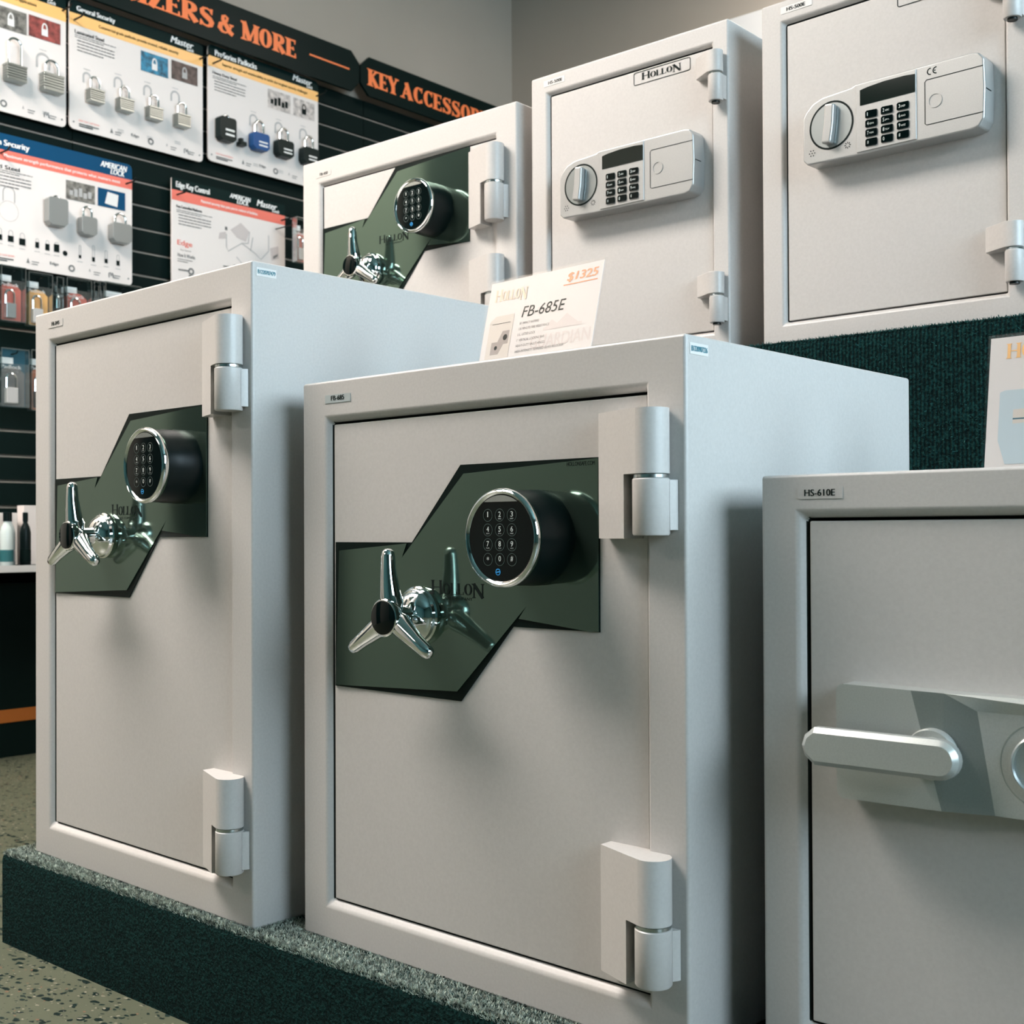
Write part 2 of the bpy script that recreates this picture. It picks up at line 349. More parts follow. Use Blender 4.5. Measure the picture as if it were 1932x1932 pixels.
w1 = struct(b.build('window_1', 'silvermetal'))
b = MB(); b.box(wx+.035, wx+.045, WIN[1]+.01, WIN[2]-.01, WIN[3]+.01, WIN[4]-.01); b.build('pane', emis('daylight_pane', WIN_COL, WIN_STR), w1)
# ceiling lights
for i, (lx, ly, hx, hy, s_) in enumerate(LIGHTS):
    t = thing('ceiling_light', ['recessed ceiling light nearest the left wall, in front of the safes', 'added fill light at the ceiling behind the camera', 'recessed ceiling light close to the back wall'][i], 'ceiling light', (lx, ly, ZC-.05), 0, 'ceiling lights')
    b = MB(); b.box(-hx-.03, hx+.03, -hy-.03, -hy, 0, .05); b.box(-hx-.03, hx+.03, hy, hy+.03, 0, .05); b.box(-hx-.03, -hx, -hy, hy, 0, .05); b.box(hx, hx+.03, -hy, hy, 0, .05); b.build('frame', 'white', t)
    b = MB(); b.box(-hx, hx, -hy, hy, .015, .03); b.build('diffuser', emis('tube_light', WARM, s_), t)

# ------------------------------------------------------------------ carpeted risers
ZP = .1418; ZT = .921
def tufts(name, parent, regions, n, ln, seed):
    rnd = random.Random(seed); vs = []; fs = []
    tot = sum(a for *_, a in regions)
    for fn, nrm, a in regions:
        nrm = Vector(nrm)
        for _ in range(int(n*a/tot)):
            p = Vector(fn(rnd.random(), rnd.random())); t1 = nrm.orthogonal().normalized(); t2 = nrm.cross(t1); an = rnd.random()*2*PI
            side = (t1*math.cos(an)+t2*math.sin(an)); wv = rnd.uniform(.0003, .0008); le = ln*rnd.uniform(.5, 1.2)
            tip = p+nrm*le*.75+(t1*rnd.uniform(-1, 1)+t2*rnd.uniform(-1, 1))*le*.7
            k = len(vs); vs += [tuple(p-side*wv-nrm*.001), tuple(p+side*wv-nrm*.001), tuple(tip+side*wv*.6), tuple(tip-side*wv*.6)]; fs.append((k, k+1, k+2, k+3))
    b = MB(); b.v = vs; b.f = fs; b.m = [0]*len(fs); o = b.build(name, 'tuft', parent); o['kind'] = 'stuff'; return o
PX0, PX1, PY0 = -1.888, .75, .952; TY0 = 1.645; TX0 = -2.09
t = thing('carpeted_platform', 'low dark teal carpeted platform under the front row of safes', 'platform', (0, 0, 0))
b = MB(); rr = .013; prof = [(PY0, 0)]+[(PY0+rr-rr*math.cos(a), ZP-rr+rr*math.sin(a)) for a in (0, R(30), R(60), R(90))]+[(TY0-.008, ZP), (TY0-.008, 0)]
n = len(prof); b.add([(PX0, y, z) for y, z in prof]+[(PX1, y, z) for y, z in prof], [tuple(range(n)), tuple(range(2*n-1, n-1, -1))]+[(i, i+n, (i+1) % n+n, (i+1) % n)[::-1] for i in range(n)])
b.build('base', 'carpet', t, smooth=True, ang=60)
tufts('carpet_pile', t, [(lambda u, v: (PX0+u*1.9, PY0+.004+v*.075, ZP), (0, 0, 1), .5), (lambda u, v: (PX0+u*1.9, PY0+.013-.013*math.cos(R(35+55*v)), ZP-.013+.013*math.sin(R(35+55*v))), (0, -.35, .93), .10),
    (lambda u, v: (-1.285+u*.085, PY0+.05+v*.5, ZP), (0, 0, 1), .05), (lambda u, v: (PX0+u*.04, PY0+v*.6, ZP), (0, 0, 1), .03)], 75000, .0045, 3)
t = thing('carpeted_riser', 'tall dark teal ribbed carpet riser carrying the upper row of safes', 'riser', (0, 0, 0))
b = MB(); rr = .012; prof = [(TY0, 0)]+[(TY0+rr-rr*math.cos(a), ZT-rr+rr*math.sin(a)) for a in (0, R(30), R(60), R(90))]+[(TY0+.5, ZT), (TY0+.5, 0)]
n = len(prof); b.add([(TX0, y, z) for y, z in prof]+[(PX1+.3, y, z) for y, z in prof], [tuple(range(n)), tuple(range(2*n-1, n-1, -1))]+[(i, i+n, (i+1) % n+n, (i+1) % n)[::-1] for i in range(n)])
b.build('base', 'carpetrib', t, smooth=True, ang=60)
o = tufts('carpet_pile', t, [(lambda u, v: (-1.05+u*1.1, TY0+.001+v*.008, ZT-.003), (0, -.5, .8), .2), (lambda u, v: (-1.05+u*1.1, TY0, .55+v*(ZT-.56)), (0, -1, 0), .4)], 12000, .005, 5)
o.data.materials[0] = mat('teal_tuft', (.02, .075, .07), .9, 0, .1, noise=(140, .85))

# ------------------------------------------------------------------ safes
def cabinet(t, w, h, d, rec, name='body', bv=.0075):
    """steel box with a recessed door opening; rec = x0,x1,z0,z1 of the opening at the face"""
    x0, x1, z0, z1 = rec; dp = .007; dd = .030
    ix0, ix1, iz0, iz1 = x0+bv*.9, x1, z0+bv, z1-bv*.8
    b = MB(); V = []
    def loop(a, bb, c, dd_, y): return [(a, y, c), (bb, y, c), (bb, y, dd_), (a, y, dd_)]
    V = loop(0, w, 0, h, 0)+loop(x0, x1, z0, z1, 0)+loop(ix0, ix1, iz0, iz1, dp)+loop(ix0, ix1, iz0, iz1, dd)+loop(0, w, 0, h, d)
    F = []
    for k in (0, 1, 2):
        for i in range(4):
            j = (i+1) % 4; F.append((k*4+i, k*4+j, (k+1)*4+j, (k+1)*4+i))
    mi = [0]*8+[1]*4
    F.append((12, 13, 14, 15)); mi.append(1)
    for i in range(4):
        j = (i+1) % 4; F.append((j, i, 16+i, 16+j)); mi.append(0)
    F.append((19, 18, 17, 16)); mi.append(0)
    b.v = V; b.f = F; b.m = mi
    o = b.build(name, ['frame', 'gap'], t, bevel=.0035, seg=3, ang=30)
    g = .0025
    b = MB(); b.box(ix0+g, ix1-g*.8, .0055, .028, iz0+g*.8, iz1-g*1.1)
    dr = b.build('door', 'paint', t, bevel=.0015)
    return o, dr
def arcpts(cx, cy, r, a0, a1, n=10): return [(cx+r*math.cos(a0+(a1-a0)*i/n), cy+r*math.sin(a0+(a1-a0)*i/n)) for i in range(n+1)]
def big_hinge(t, top, H=.1215, sp=.062, nick=False):
    bz = top-H; cx, cy, r = .5494, -.016, .0178; y0 = .0056
    # plan profile: leaf front slopes out to the barrel
    b = MB(); px_, py_ = .4825, -.0112; dx, dy = cx-px_, cy-py_; D_ = math.hypot(dx, dy); a0 = math.atan2(dy, dx); a1 = math.asin(r/D_); a_ = a0-a1
    tl = math.sqrt(D_*D_-r*r); tx_, ty_ = px_+tl*math.cos(a_), py_+tl*math.sin(a_); sl = math.tan(a_)
    L = [(.4825, bz-.002), (.5245, bz-.002), (.5245, top-sp), (tx_, top-sp), (tx_, top), (.4825, top)]; k = len(L)
    b.add([(x, py_+sl*(x-px_), z) for x, z in L]+[(x, y0, z) for x, z in L], [tuple(range(k)), tuple(range(2*k-1, k-1, -1))]+[(q, q+k, (q+1) % k+k, (q+1) % k) for q in range(k) if q != 3])
    ta = math.atan2(ty_-cy, tx_-cx)
    b.plan([(tx_, ty_)]+arcpts(cx, cy, r, ta, R(90), 14)[1:]+[(tx_, cy+r)], top-sp, top)
    hg = b.build('hinge', 'paint', t, smooth=True, ang=32)
    b = MB(); b.lathe([(r, 0), (r, .0)], (cx, cy, 0), 'z'); b.v = []; b.f = []; b.m = []
    b.lathe([(r-.0012, bz+.001), (r, bz+.0025), (r, top-sp-.0055), (r-.001, top-sp-.0045)], (cx, cy, 0), 'z', 40)
    b.plan([(cx+.004, -.0005), (cx+.004, cy+.004), (cx+r-.001, -.009), (cx+r+.0018, -.004), (cx+r+.0024, -.0005)], bz+.006, top-sp-.006)
    b.build('barrel', 'paint', hg, smooth=True, ang=40)
    b = MB(); b.lathe([(r-.002, top-sp-.0045), (r-.0008, top-sp-.004), (r-.0008, top-sp-.001), (r-.002, top-sp)], (cx, cy, 0), 'z', 40)
    b.build('washer', 'steel', hg, smooth=True)
    return hg
OUT = [(.0587, .4875), (.1956, .4875), (.2748, .5737), (.4711, .5737), (.4705, .3980), (.3528, .3979), (.2742, .3116), (.0579, .3118)]
INN = [(.0672, .4772), (.1880, .4862), (.1798, .4696), (.2808, .5636), (.4705, .5727), (.4700, .3984), (.4571, .3981), (.3623, .4068), (.3735, .4206), (.2697, .3221), (.0598, .3131)]
def vault(label, loc, rz, w, h, d, rec, zo, kx, kz, kD, hx_, hz_, hD, hinges, model, serial, sticker, code, Hh, spp):
    t = thing('safe', label, 'safe', loc, rz, 'light grey safes on the carpeted risers')
    cabinet(t, w, h, d, rec)
    P = [(x, z+zo) for x, z in OUT]; b = MB(); b.prism(P, .0042, .0060); pl = b.build('lock_plate', 'blackplate', t)
    b = MB(); b.prism([(x, z+zo) for x, z in INN], .0028, .0045); b.build('smoked_overlay', 'glassplate', pl)
    b = MB(); y = .0026
    b.serif('HOLLON', .2298, .4295+zo, .0125, y, .17, .055, wd=.082, big=(0, 5)); b.text('SAFE COMPANY', .248, .4236+zo, .046, .0032, y)
    if code: b.text('HOLLONSAFE.COM', .4300, .5660+zo, .0365, .0042, y)
    b.build('lettering', 'ink', pl)
    # keypad drum
    r = .050; b = MB()
    b.lathe([(r, .004), (r, -.010), (r*.985, -.012), (r*.985, -.028), (r*.97, -.030), (r*.97, -kD+.006)], (kx, 0, kz), 'y', 56)
    kp = b.build('keypad', 'blackplastic', t, smooth=True, ang=30)
    b = MB(); b.lathe([(r*.965, -kD+.010), (r*1.0, -kD+.007), (r*1.015, -kD+.003), (r*.99, -kD), (r*.945, -kD-.0012), (r*.90, -kD+.0002), (r*.88, -kD+.002)], (kx, 0, kz), 'y', 64, cap=False); b.build('bezel', 'chrome', kp, smooth=True, ang=60)
    b = MB(); rf = r*.895
    b.disc(kx, kz, rf, -kD+.0014, 0, 48); b.build('face', 'blackgloss', kp)
    a0, a1 = R(58), R(122); seg = [(kx+rf*.97*math.cos(a0+(a1-a0)*i/12), kz+rf*.97*math.sin(a0+(a1-a0)*i/12)) for i in range(13)]
    b = MB(); b.flat(seg, -kD+.0010); b.build('face_reflection', 'steel', kp)  # steel segment standing in for a bright reflection across the face top
    lg = ['', 'ABC', 'DEF', 'GHI', 'JKL', 'MNO', 'PQRS', 'TUV', 'WXYZ', '', '', '']
    for i, ch in enumerate('123456789*0#'):
        c, q = i % 3, i//3; X = kx-.0010+(c-1)*.0166; Z = kz+.0232-q*.0150; b = MB(); Y = -kD+.0009
        b.ring(X, Z, .0060, .0065, Y, 0); wd = .0013 if ch == '1' else .0034
        b.text(ch, X-wd/2, Z-.0018 if ch != '*' else Z-.001, wd, .0054 if ch != '*' else .0036, Y-.0001, 1)
        if lg[i]: b.text(lg[i], X-.0022, Z-.0042, .0044, .0012, Y-.0001, 1)
        b.build('key', ['keyring', 'legend'], kp)
    b = MB(); Z = kz-.0345; X = kx-.0035; b.ring(X, Z, .0026, .0034, -kD+.0008, 0, 24); b.flat([(X-.0026, Z-.0010), (X+.0026, Z-.0002), (X+.0026, Z+.0010), (X-.0026, Z+.0002)], -kD+.0008); b.build('emblem', 'blue', kp)
    # spider handle
    b = MB()
    b.lathe([(.0315, .003), (.0330, .000), (.0330, -.004), (.0310, -.0055), (.0300, -.009), (.0285, -.010), (.0275, -.0125), (.0235, -.0165), (.018, -.020), (.0125, -.0215), (.0118, -.024), (.0118, -hD+.020), (.015, -hD+.016), (.0195, -hD+.010), (.0212, -hD+.004), (.0212, -hD+.001), (.0200, -hD)], (hx_, 0, hz_), 'y', 48)
    hd = b.build('handle', 'chrome', t, smooth=True, ang=35)
    b = MB(); b.lathe([(.0187, -hD+.001), (.0187, -hD-.0012), (.0175, -hD-.0018)], (hx_, 0, hz_), 'y', 40); b.build('hub_cap', 'blackgloss', hd, smooth=True)
    for a in (92, 211, -30):
        ca, sa = math.cos(R(a)), math.sin(R(a)); b = MB(); q = []
        for s_, rad, yy in ((.006, .0110, .015), (.016, .0135, .014), (.026, .0118, .012), (.050, .0090, .0100), (.068, .0078, .0100), (.0735, .0066, .0103), (.0762, .0036, .0105)):
            q.append(((hx_+ca*s_, -hD+yy, hz_+sa*s_), rad))
        b.tube([p for p, _ in q], [r_ for _, r_ in q], 18); b.build('spoke', 'chrome', hd, smooth=True, ang=60)
    for tz in hinges: big_hinge(t, tz, Hh, spp)
    if sticker:
        b = MB(); x0, x1, z0, z1 = sticker; b.box(x0, x1, -.0006, .0002, z0, z1); st = b.build('model_label', 'tape' if code else 'frame', t)
        b = MB(); b.text(model, x0+.0115, z0+.0030, .0245, .0058, -.0009, bold=.0006); b.build('lettering', 'ink', st)
    if serial:
        b = MB(); b.T = Matrix.Rotation(PI/2, 4, 'Z'); b.T.translation = (w, 0, 0)
        b.box(.0065, .0375, -.0005, .0002, h-.0190, h-.0080); so = b.build('serial_label', 'tapew', t)
        b = MB(); b.T = Matrix.Rotation(PI/2, 4, 'Z'); b.T.translation = (w, 0, 0)
        b.text(serial, .0085, h-.0160, .027, .0052, -.0008, bold=.0005); b.build('lettering', 'inkteal', so)
    return t
vault('medium grey safe in the middle of the front row with three-spoke handle and round keypad', (-1.219, 1.006, ZP), R(-1.54), .5788, .686, .482, (.0458, .5323, .0416, .6407), 0,
      .3895, .4928, .055, .2130, .4045, .0560, (.6155, .191), 'FB-685', 'B1220907226', (.0452, .0930, .6580, .6680), True, .1215, .062)
vault('tallest grey safe, front row far left, with three-spoke handle and round keypad', (-1.847, .985, ZP), R(-1.78), .5769, .8442, .50, (.0475, .5305, .0462, .7995), .0963,
      .4115, .5890, .055, .2150, .4966, .0600, (.7745, .191), 'FB-845', 'B1220707479', (.0440, .0900, .8180, .8290), False, .1215, .062)
vault('squat pale safe at the left end of the upper shelf with keypad and spoke handle', (-2.026, 1.674, ZT), R(.18), .5892, .4904, .40, (.0514, .5387, .0480, .4425), -.1398,
      .3805, .3290, .055, .2085, .2415, .057, (.4165, .2170), 'FB-450', None, (.0440, .0900, .4540, .4640), False, .138, .067)

def small_hinge(t, T, H=.079):
    cx, cy, r = .3868, -.0125, .0118; b = MB(); y0 = .0056
    b.plan([(.3455, y0), (.3455, -.004), (.3470, -.0062), (.378, cy-r*.98)]+arcpts(cx, cy, r, R(-100), R(90), 12)+[(.376, y0-.003), (.374, y0)], T-.034, T)
    hg = b.build('hinge', 'paint', t, bevel=.001, ang=40)
    b = MB(); b.lathe([(r-.001, T-H), (r, T-H+.0015), (r, T-.0385), (r-.001, T-.0375)], (cx, cy, 0), 'z', 36); b.box(cx-.004, cx+r, cy+.002, .0005, T-H+.003, T-.039); b.build('barrel', 'paint', hg, smooth=True, ang=40)
    b = MB(); b.lathe([(r-.0015, T-.0375), (r-.0008, T-.036), (r-.002, T-.034)], (cx, cy, 0), 'z', 36); b.build('washer', 'steel', hg, smooth=True)
    b = MB(); b.lathe([(r*.55, T-H-.003), (r*.55, T-H+.001)], (cx, cy, 0), 'z', 24); b.build('pin', 'blackplastic', hg)
def office(label, loc, rz, w, h, d, badge_y, model, ce, stz):
    t = thing('safe', label, 'safe', loc, rz, 'light grey safes on the carpeted risers')
    cabinet(t, w, h, d, (.0355, .3724, .0304, h-.0325), bv=.004)
    for T in (.470, .1235): small_hinge(t, T)
    # badge outline + lettering
    b = MB(); x0, x1, z0, z1 = .219, .329, .4600, .4805
    rp = []
    for cx, cz, a in ((x1-.003, z1-.003, 0), (x0+.003, z1-.003, 90), (x0+.003, z0+.003, 180), (x1-.003, z0+.003, 270)):
        rp += [(cx+.003*math.cos(R(a+k*30)), cz+.003*math.sin(R(a+k*30))) for k in range(4)]
    for i in range(len(rp)):
        for q in sweep([rp[i], rp[(i+1) % len(rp)]], [.0011, .0011]): b.flat(q, .0050)
    b.serif('HOLLON', .235, .4660, .0095, .0050, .2, .06, wd=.077, big=(0, 5)); b.build('nameplate', 'ink', t)
    # keypad unit
    y0, D = .0056, -.028
    b = MB(); O = [(.0865, .2615), (.0865, .3225), (.0915, .3320), (.1030, .3425), (.1180, .3480), (.1650, .3515), (.1690, .3542), (.3380, .3545), (.3480, .3525), (.3545, .3440), (.3560, .3050), (.3545, .2640), (.3480, .2545), (.3380, .2520), (.1700, .2525), (.0930, .2545)]
    b.prism(O, D, y0); kp = b.build('keypad_unit', 'silver', t, bevel=.0045, seg=3, ang=28)
    b = MB(); b.box(.1722, .2615, D-.0016, D+.004, .2555, .3525); b.build('centre_panel', 'silver', kp, bevel=.0012)
    b = MB(); b.prism([(.1785, .3210), (.2600, .3210), (.2600, .3455), (.2450, .3470), (.2150, .3470), (.1900, .3450), (.1785, .3430)], D-.0022, D); b.build('display', 'lcd', kp)
    b = MB(); b.ring(.1325, .3045, .0322, .0350, D-.0004, 0, 40); b.disc(.1325, .3045, .0325, D-.0003, 1, 40); b.build('dial_recess', ['blackplate', 'dialmetal'], kp)
    b = MB(); pts = []
    b.T = Matrix.Translation((.1325, 0, .3045)) @ Matrix.Rotation(R(6), 4, 'Y')
    b.prism([(-.0075, -.028), (.0075, -.028), (.0088, 0), (.0075, .028), (-.0075, .028), (-.0060, 0)], D-.013, D-.0005); b.build('turn_knob', 'silver', kp, bevel=.003, seg=3)
    for i, ch in enumerate('123456789*0#'):
        c, q = i % 3, i//3; X = .1955+c*.0235; Z = .3060-q*.0133; b = MB()
        b.prism([(X-.0084, Z-.0046), (X+.0066, Z-.0053), (X+.0084, Z-.0036), (X+.0084, Z+.0046), (X-.0064, Z+.0053), (X-.0084, Z+.0036)], D-.0036, D-.0014, 0)
        b.text(ch, X-.0055, Z-.0025, .0022 if ch != '1' else .001, .0050, D-.0038, 1)
        if ch in '23456789': b.text({'2': 'ABC', '3': 'DEF', '4': 'GHI', '5': 'JKL', '6': 'MNO', '7': 'PQRS', '8': 'TUV', '9': 'WXYZ'}[ch], X-.0022, Z-.0020, .0065, .0024, D-.0038, 1)
        b.build('key', ['blackgloss', 'legend'], kp)
    b = MB()
    for q in sweep([(.3540, .3335), (.2760, .3335), (.2735, .3310), (.2735, .2740), (.2760, .2720), (.3540, .2720)], [.0011]*6): b.flat(q, D-.0003)
    b.box(.3465, .3566, D+.004, D+.020, .3035, .3045, 0)
    b.build('battery_cover_seam', 'ink', kp)
    b = MB(); b.lathe([(.0098, 0), (.0098, -.0009), (.0086, -.0009), (.0086, 0)], (.2880, D, .3030), 'y', 32, cap=False); b.build('finger_mark', 'silver', kp, smooth=True, ang=20)
    b = MB()
    for k in range(7):
        a = k*PI/3; rr_ = .0042 if k < 6 else 0; b.disc(.1015+rr_*math.cos(a), .2700+rr_*math.sin(a), .0009, D-.0003)
    for k in range(8):
        a = k*PI/4; b.flat(sweep([(.1580+.0024*math.cos(a), .2700+.0024*math.sin(a)), (.1580+.0050*math.cos(a), .2700+.0050*math.sin(a))], [.0011, .0011])[0], D-.0003)
    b.build('speaker_marks', 'ink', kp)
    if ce:
        b = MB()
        for cx in (.2815, .2895):
            for q in sweep([(cx+.0042*math.cos(a), .3440+.0042*math.sin(a)) for a in [R(80+k*20) for k in range(11)]], [.0015]*11): b.flat(q, D-.0003)
        b.rect(.2865, .2890, .3434, .3446, D-.0003); b.build('approval_mark', 'ink', kp)
    x0, x1, z1 = stz; b = MB(); b.box(x0, x1, -.0006, .0002, z1-.0105, z1); st = b.build('model_label', 'tapew', t)
    b = MB(); b.text(model, x0+.010, z1-.0080, .031, .0056, -.0009, bold=.0006); b.build('lettering', 'ink', st)
    return t
office('grey safe with oblong keypad, middle of the upper shelf behind the priced safe', (-1.408, 1.682, ZT), R(-.07), .402, .5218, .40, 0, 'HS-500E', False, (.0300, .0760, .5115))
o5 = office('grey safe with oblong keypad at the right end of the upper shelf', (-.949, 1.684, ZT), R(-2.15), .413, .5218, .40, 0, 'HS-500E', True, (.0345, .0870, .5115))

# front right safe with lever handle
t = thing('safe', 'grey safe at the right edge of the front row with silver lever handle', 'safe', (-.590, 1.041, ZP), R(.76), 'light grey safes on the carpeted risers')
cabinet(t, .48, .551, .50, (.0378, .440, .0380, .5165))
b = MB(); yF, yR, yB = -.020, -.012, .0056
zt, zb = .3620, .2622
def rpoly(x0, z0_, z1_, x1):
    return [(x0, z0_+.006), (x0+.006, z0_), (x1, z0_), (x1, z1_), (x0+.006, z1_), (x0, z1_-.006)]
# left raised field, slanting facet, lower right field, top bevel strip
A = [(.0843, .2685), (.0845, .3570), (.0905, .3632), (.1530, .3612), (.1620, .3205), (.1790, .2632), (.0898, .2620)]
b.v = []; 
top = {'l': [(.0843, yF, .2682), (.0843, yF, .3575), (.0860, yF, .3615), (.0905, yF, .3632), (.1525, yF, .3622), (.1785, yF, .2628), (.0905, yF, .2620), (.0860, yF, .2640)]}
L8 = top['l']; b.add(L8, [tuple(range(8))], 0)
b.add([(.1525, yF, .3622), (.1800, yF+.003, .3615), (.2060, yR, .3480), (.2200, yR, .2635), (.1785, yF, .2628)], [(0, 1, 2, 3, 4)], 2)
b.add([(.1800, yF+.003, .3615), (.4000, yB-.004, .3615), (.4000, yR, .3480), (.2060, yR, .3480)], [(0, 1, 2, 3)], 0)
b.add([(.2060, yR, .3480), (.4000, yR, .3480), (.4000, yR, .2640), (.2200, yR, .2635)], [(0, 1, 2, 3)], 0)
# side skirt
rim = [(.0843, yF, .2682), (.0843, yF, .3575), (.0860, yF, .3615), (.0905, yF, .3632), (.1525, yF, .3622), (.1800, yF+.003, .3615), (.4000, yB-.004, .3615), (.4000, yR, .3480), (.4000, yR, .2640), (.2200, yR, .2635), (.1785, yF, .2628), (.0905, yF, .2620), (.0860, yF, .2640)]
n = len(rim); b.add(rim+[(x, yB, z) for x, _, z in rim], [(i, i+n, (i+1) % n+n, (i+1) % n)[::-1] for i in range(n)], 0)
pl = b.build('lock_plate', ['facet', 'facet', 'facetshade'], t)
b = MB(); b.lathe([(.0215, .001), (.0215, -.0060), (.0205, -.0075)], (.1715, yF, .3105), 'y', 40); b.build('collar', 'facet', pl, smooth=True, ang=40)
b = MB(); b.ring(.2590, .3085, .0340, .0347, yR-.0002, 0, 48); b.lathe([(.0255, 0), (.0255, -.003), (.0240, -.0042), (.0225, -.003), (.0225, 0)], (.2590, yR, .3085), 'y', 48, cap=False); b.build('keyhole_ring', 'silvermetal', pl, smooth=True, ang=50)
# lever: stadium with a chamfered front
def stad(x0, x1, zc, r, n=10):
    return [(x1-r+r*math.cos(R(-90+180*i/n)), zc+r*math.sin(R(-90+180*i/n))) for i in range(n+1)]+[(x0+r*.72, zc+r), (x0+r*.18, zc+r*.55), (x0, zc), (x0+r*.18, zc-r*.55), (x0+r*.72, zc-r)]
o1 = stad(.0650, .2040, .3105, .0165); o2 = stad(.0695, .2000, .3105, .0122)
b = MB(); n = len(o1); V = [(x, -.040, z) for x, z in o1]+[(x, -.0480, z) for x, z in o1]+[(x, -.0525, z) for x, z in o2]
b.add(V, [tuple(range(n))[::-1], tuple(range(2*n, 3*n))]+[(i+k*n, (i+1) % n+k*n, (i+1) % n+(k+1)*n, i+(k+1)*n) for k in (0, 1) for i in range(n)])
lv = b.build('lever', 'facet', t, smooth=True, ang=25)
b = MB(); b.lathe([(.0150, -.0275), (.0150, -.0408)], (.1740, 0, .3105), 'y', 36); b.build('spindle', 'facet', lv, smooth=True, ang=40)
b = MB(); b.box(.0385, .0825, -.0006, .0002, .5280, .5390); st = b.build('model_label', 'frame', t)
b = MB(); b.text('HS-610E', .0450, .5305, .0300, .0062, -.0009, bold=.0005); b.build('lettering', 'ink', st)

# ------------------------------------------------------------------ price cards
def price_card(label, parent_loc, rz0, bx, by, th, w, lean, h):
    rot = Matrix.Rotation(rz0, 4, 'Z'); p = rot @ Vector((bx, by, 0)); t = thing('price_card', label, 'price card', (parent_loc[0]+p.x, parent_loc[1]+p.y, parent_loc[2]), rz0+th, 'price cards standing on the safes')
    T = Matrix.Rotation(-lean, 4, 'X')
    b = MB(); b.T = T; b.box(0, w, 0, .0008, .001, h); cd_ = b.build('card', 'price', t)
    b = MB(); b.T = T; b.box(-.002, w+.002, -.0022, -.0012, 0, h+.003); b.box(-.002, w+.002, .0012, .0022, 0, h+.003); b.build('acrylic_stand', 'acrylic', t)
    b = MB(); b.box(0, w, .001, .055, .0001, .002); b.build('foot', 'acrylic', t)
    return t, T, cd_
L6 = (-1.219, 1.006, ZP+.686)
t, T, c1 = price_card('white price card with orange price standing on the middle front safe', L6, R(-1.54), .1337, .173, -.082, .1998, .2267, .14)
def cb(): q = MB(); q.T = T; return q
y = -.0003
b = cb(); b.text('$1325', .140, .1200, .050, .0125, y, shear=.18, bold=.0012); b.rect(.136, .193, .1165, .1178, y); b.build('price_figure', 'orangeink', c1)
b = cb(); b.serif('HOLLON', .012, .1130, .0130, y, .2, .07, wd=.060, big=(0, 5)); b.build('logo', 'palegold', c1)
b = cb(); b.text('FB-685E', .068, .0850, .074, .0145, y, shear=.2); b.build('model_lettering', 'ink', c1)
b = cb()
for i, (s_, wd) in enumerate((("30' Impact Rating", .035), ('120 Minute Fire Resistance', .055), ('U.L. Listed Lock', .032), ('1" Vertical Locking Bar', .050), ('Heavy-Duty Vault Hinges', .052), ('High-Intensity Tempered Glass Relocker', .086))):
    b.text(s_.upper(), .0665, .0755-i*.0075, wd, .0033, y)
b.build('feature_list', 'inkgrey', c1)
b = cb(); b.text('EXTERIOR DIMENSIONS:  27" x 21" x 20 1/2"', .0665, .0235, .077, .0042, y); b.text('INTERIOR DIMENSIONS:  21" x 15" x 12"', .0665, .0160, .073, .0042, y)
b.rect(.066, .195, .0305, .0308, y); b.build('dimension_lines', 'inklight', c1)
b = cb(); b.text('GUARDIAN', .092, .0400, .102, .0170, y+.0001, bold=.001); b.rect(.112, .178, .0620, .0660, y+.0001); b.flat([(.115, .066), (.125, .075), (.135, .069), (.150, .080), (.165, .070), (.172, .066)], y+.0001); b.build('watermark', 'pinkink', c1)
b = cb(); b.flat([(.010, .010), (.010, .086), (.020, .0925), (.054, .0925), (.054, .012), (.047, .006), (.018, .006)], y, 0); b.flat([(.0190, .0400), (.0190, .0570), (.0300, .0570), (.0370, .0710), (.0500, .0710), (.0500, .0530), (.0420, .0530), (.0345, .0400)], y-.0001, 1)
b.disc(.0435, .0620, .0040, y-.0002, 2); b.disc(.0285, .0490, .0028, y-.0002, 2); b.rect(.0150, .0495, .0815, .0822, y-.0002, 2)
b.build('safe_picture', ['printgrey', 'printtaupe', 'ink'], c1)
t, T, c2 = price_card('white price card with gold logo standing on the lever-handle safe at right', (-.590, 1.041, ZP+.551), R(.76), .1431, .1875, -.08, .2, .1417, .14)
b = cb(); b.serif('HOLLON', .0170, .1180, .0150, y, .22, .07, wd=.075); b.build('logo', 'gold', c2)
b = cb(); b.flat([(.012, .036), (.012, .084), (.017, .086), (.070, .086), (.070, .012), (.020, .012)], y, 0); b.flat([(.020, .016), (.0235, .082), (.066, .082), (.066, .018)], y-.0001, 1)
b.flat([(.026, .052), (.026, .066), (.050, .067), (.052, .053)], y-.0002, 2); b.rect(.026, .060, .056, .0575, y-.0003, 3); b.build('safe_picture', ['printblue', 'printblue', 'printgrey', 'printteal'], c2)

# ------------------------------------------------------------------ slatwall on the left wall
GZ = [1.7145+.0762*k for k in range(-20, 8) if 0 < 1.7145+.0762*k < 2.30]
for i, (s0, s1, lb) in enumerate(((.80, 2.021, 'black slatwall panel at the left edge behind the boards'), (2.024, 3.241, 'black slatwall panel behind the middle display boards'), (3.244, 4.14, 'black slatwall panel in the far corner beneath the key sign'))):
    t = thing('slatwall', lb, 'wall panel', (X0, s0, 0), PI/2, 'black slatwall panels on the left wall')
    L = s1-s0; b = MB(); zs = [.02]+GZ+[2.313]
    for k in range(len(zs)-1): b.box(0, L, -.020, -.001, zs[k]+(.0045 if k else 0), zs[k+1]-(.0045 if k < len(zs)-2 else 0))
    b.build('slats', 'slat', t)
    b = MB()
    for z in GZ: b.box(0, L, -.010, -.001, z-.0045, z+.0045); b.box(0, L, -.0195, -.0100, z-.0045, z-.0020)
    b.build('groove_inserts', 'groove', t)
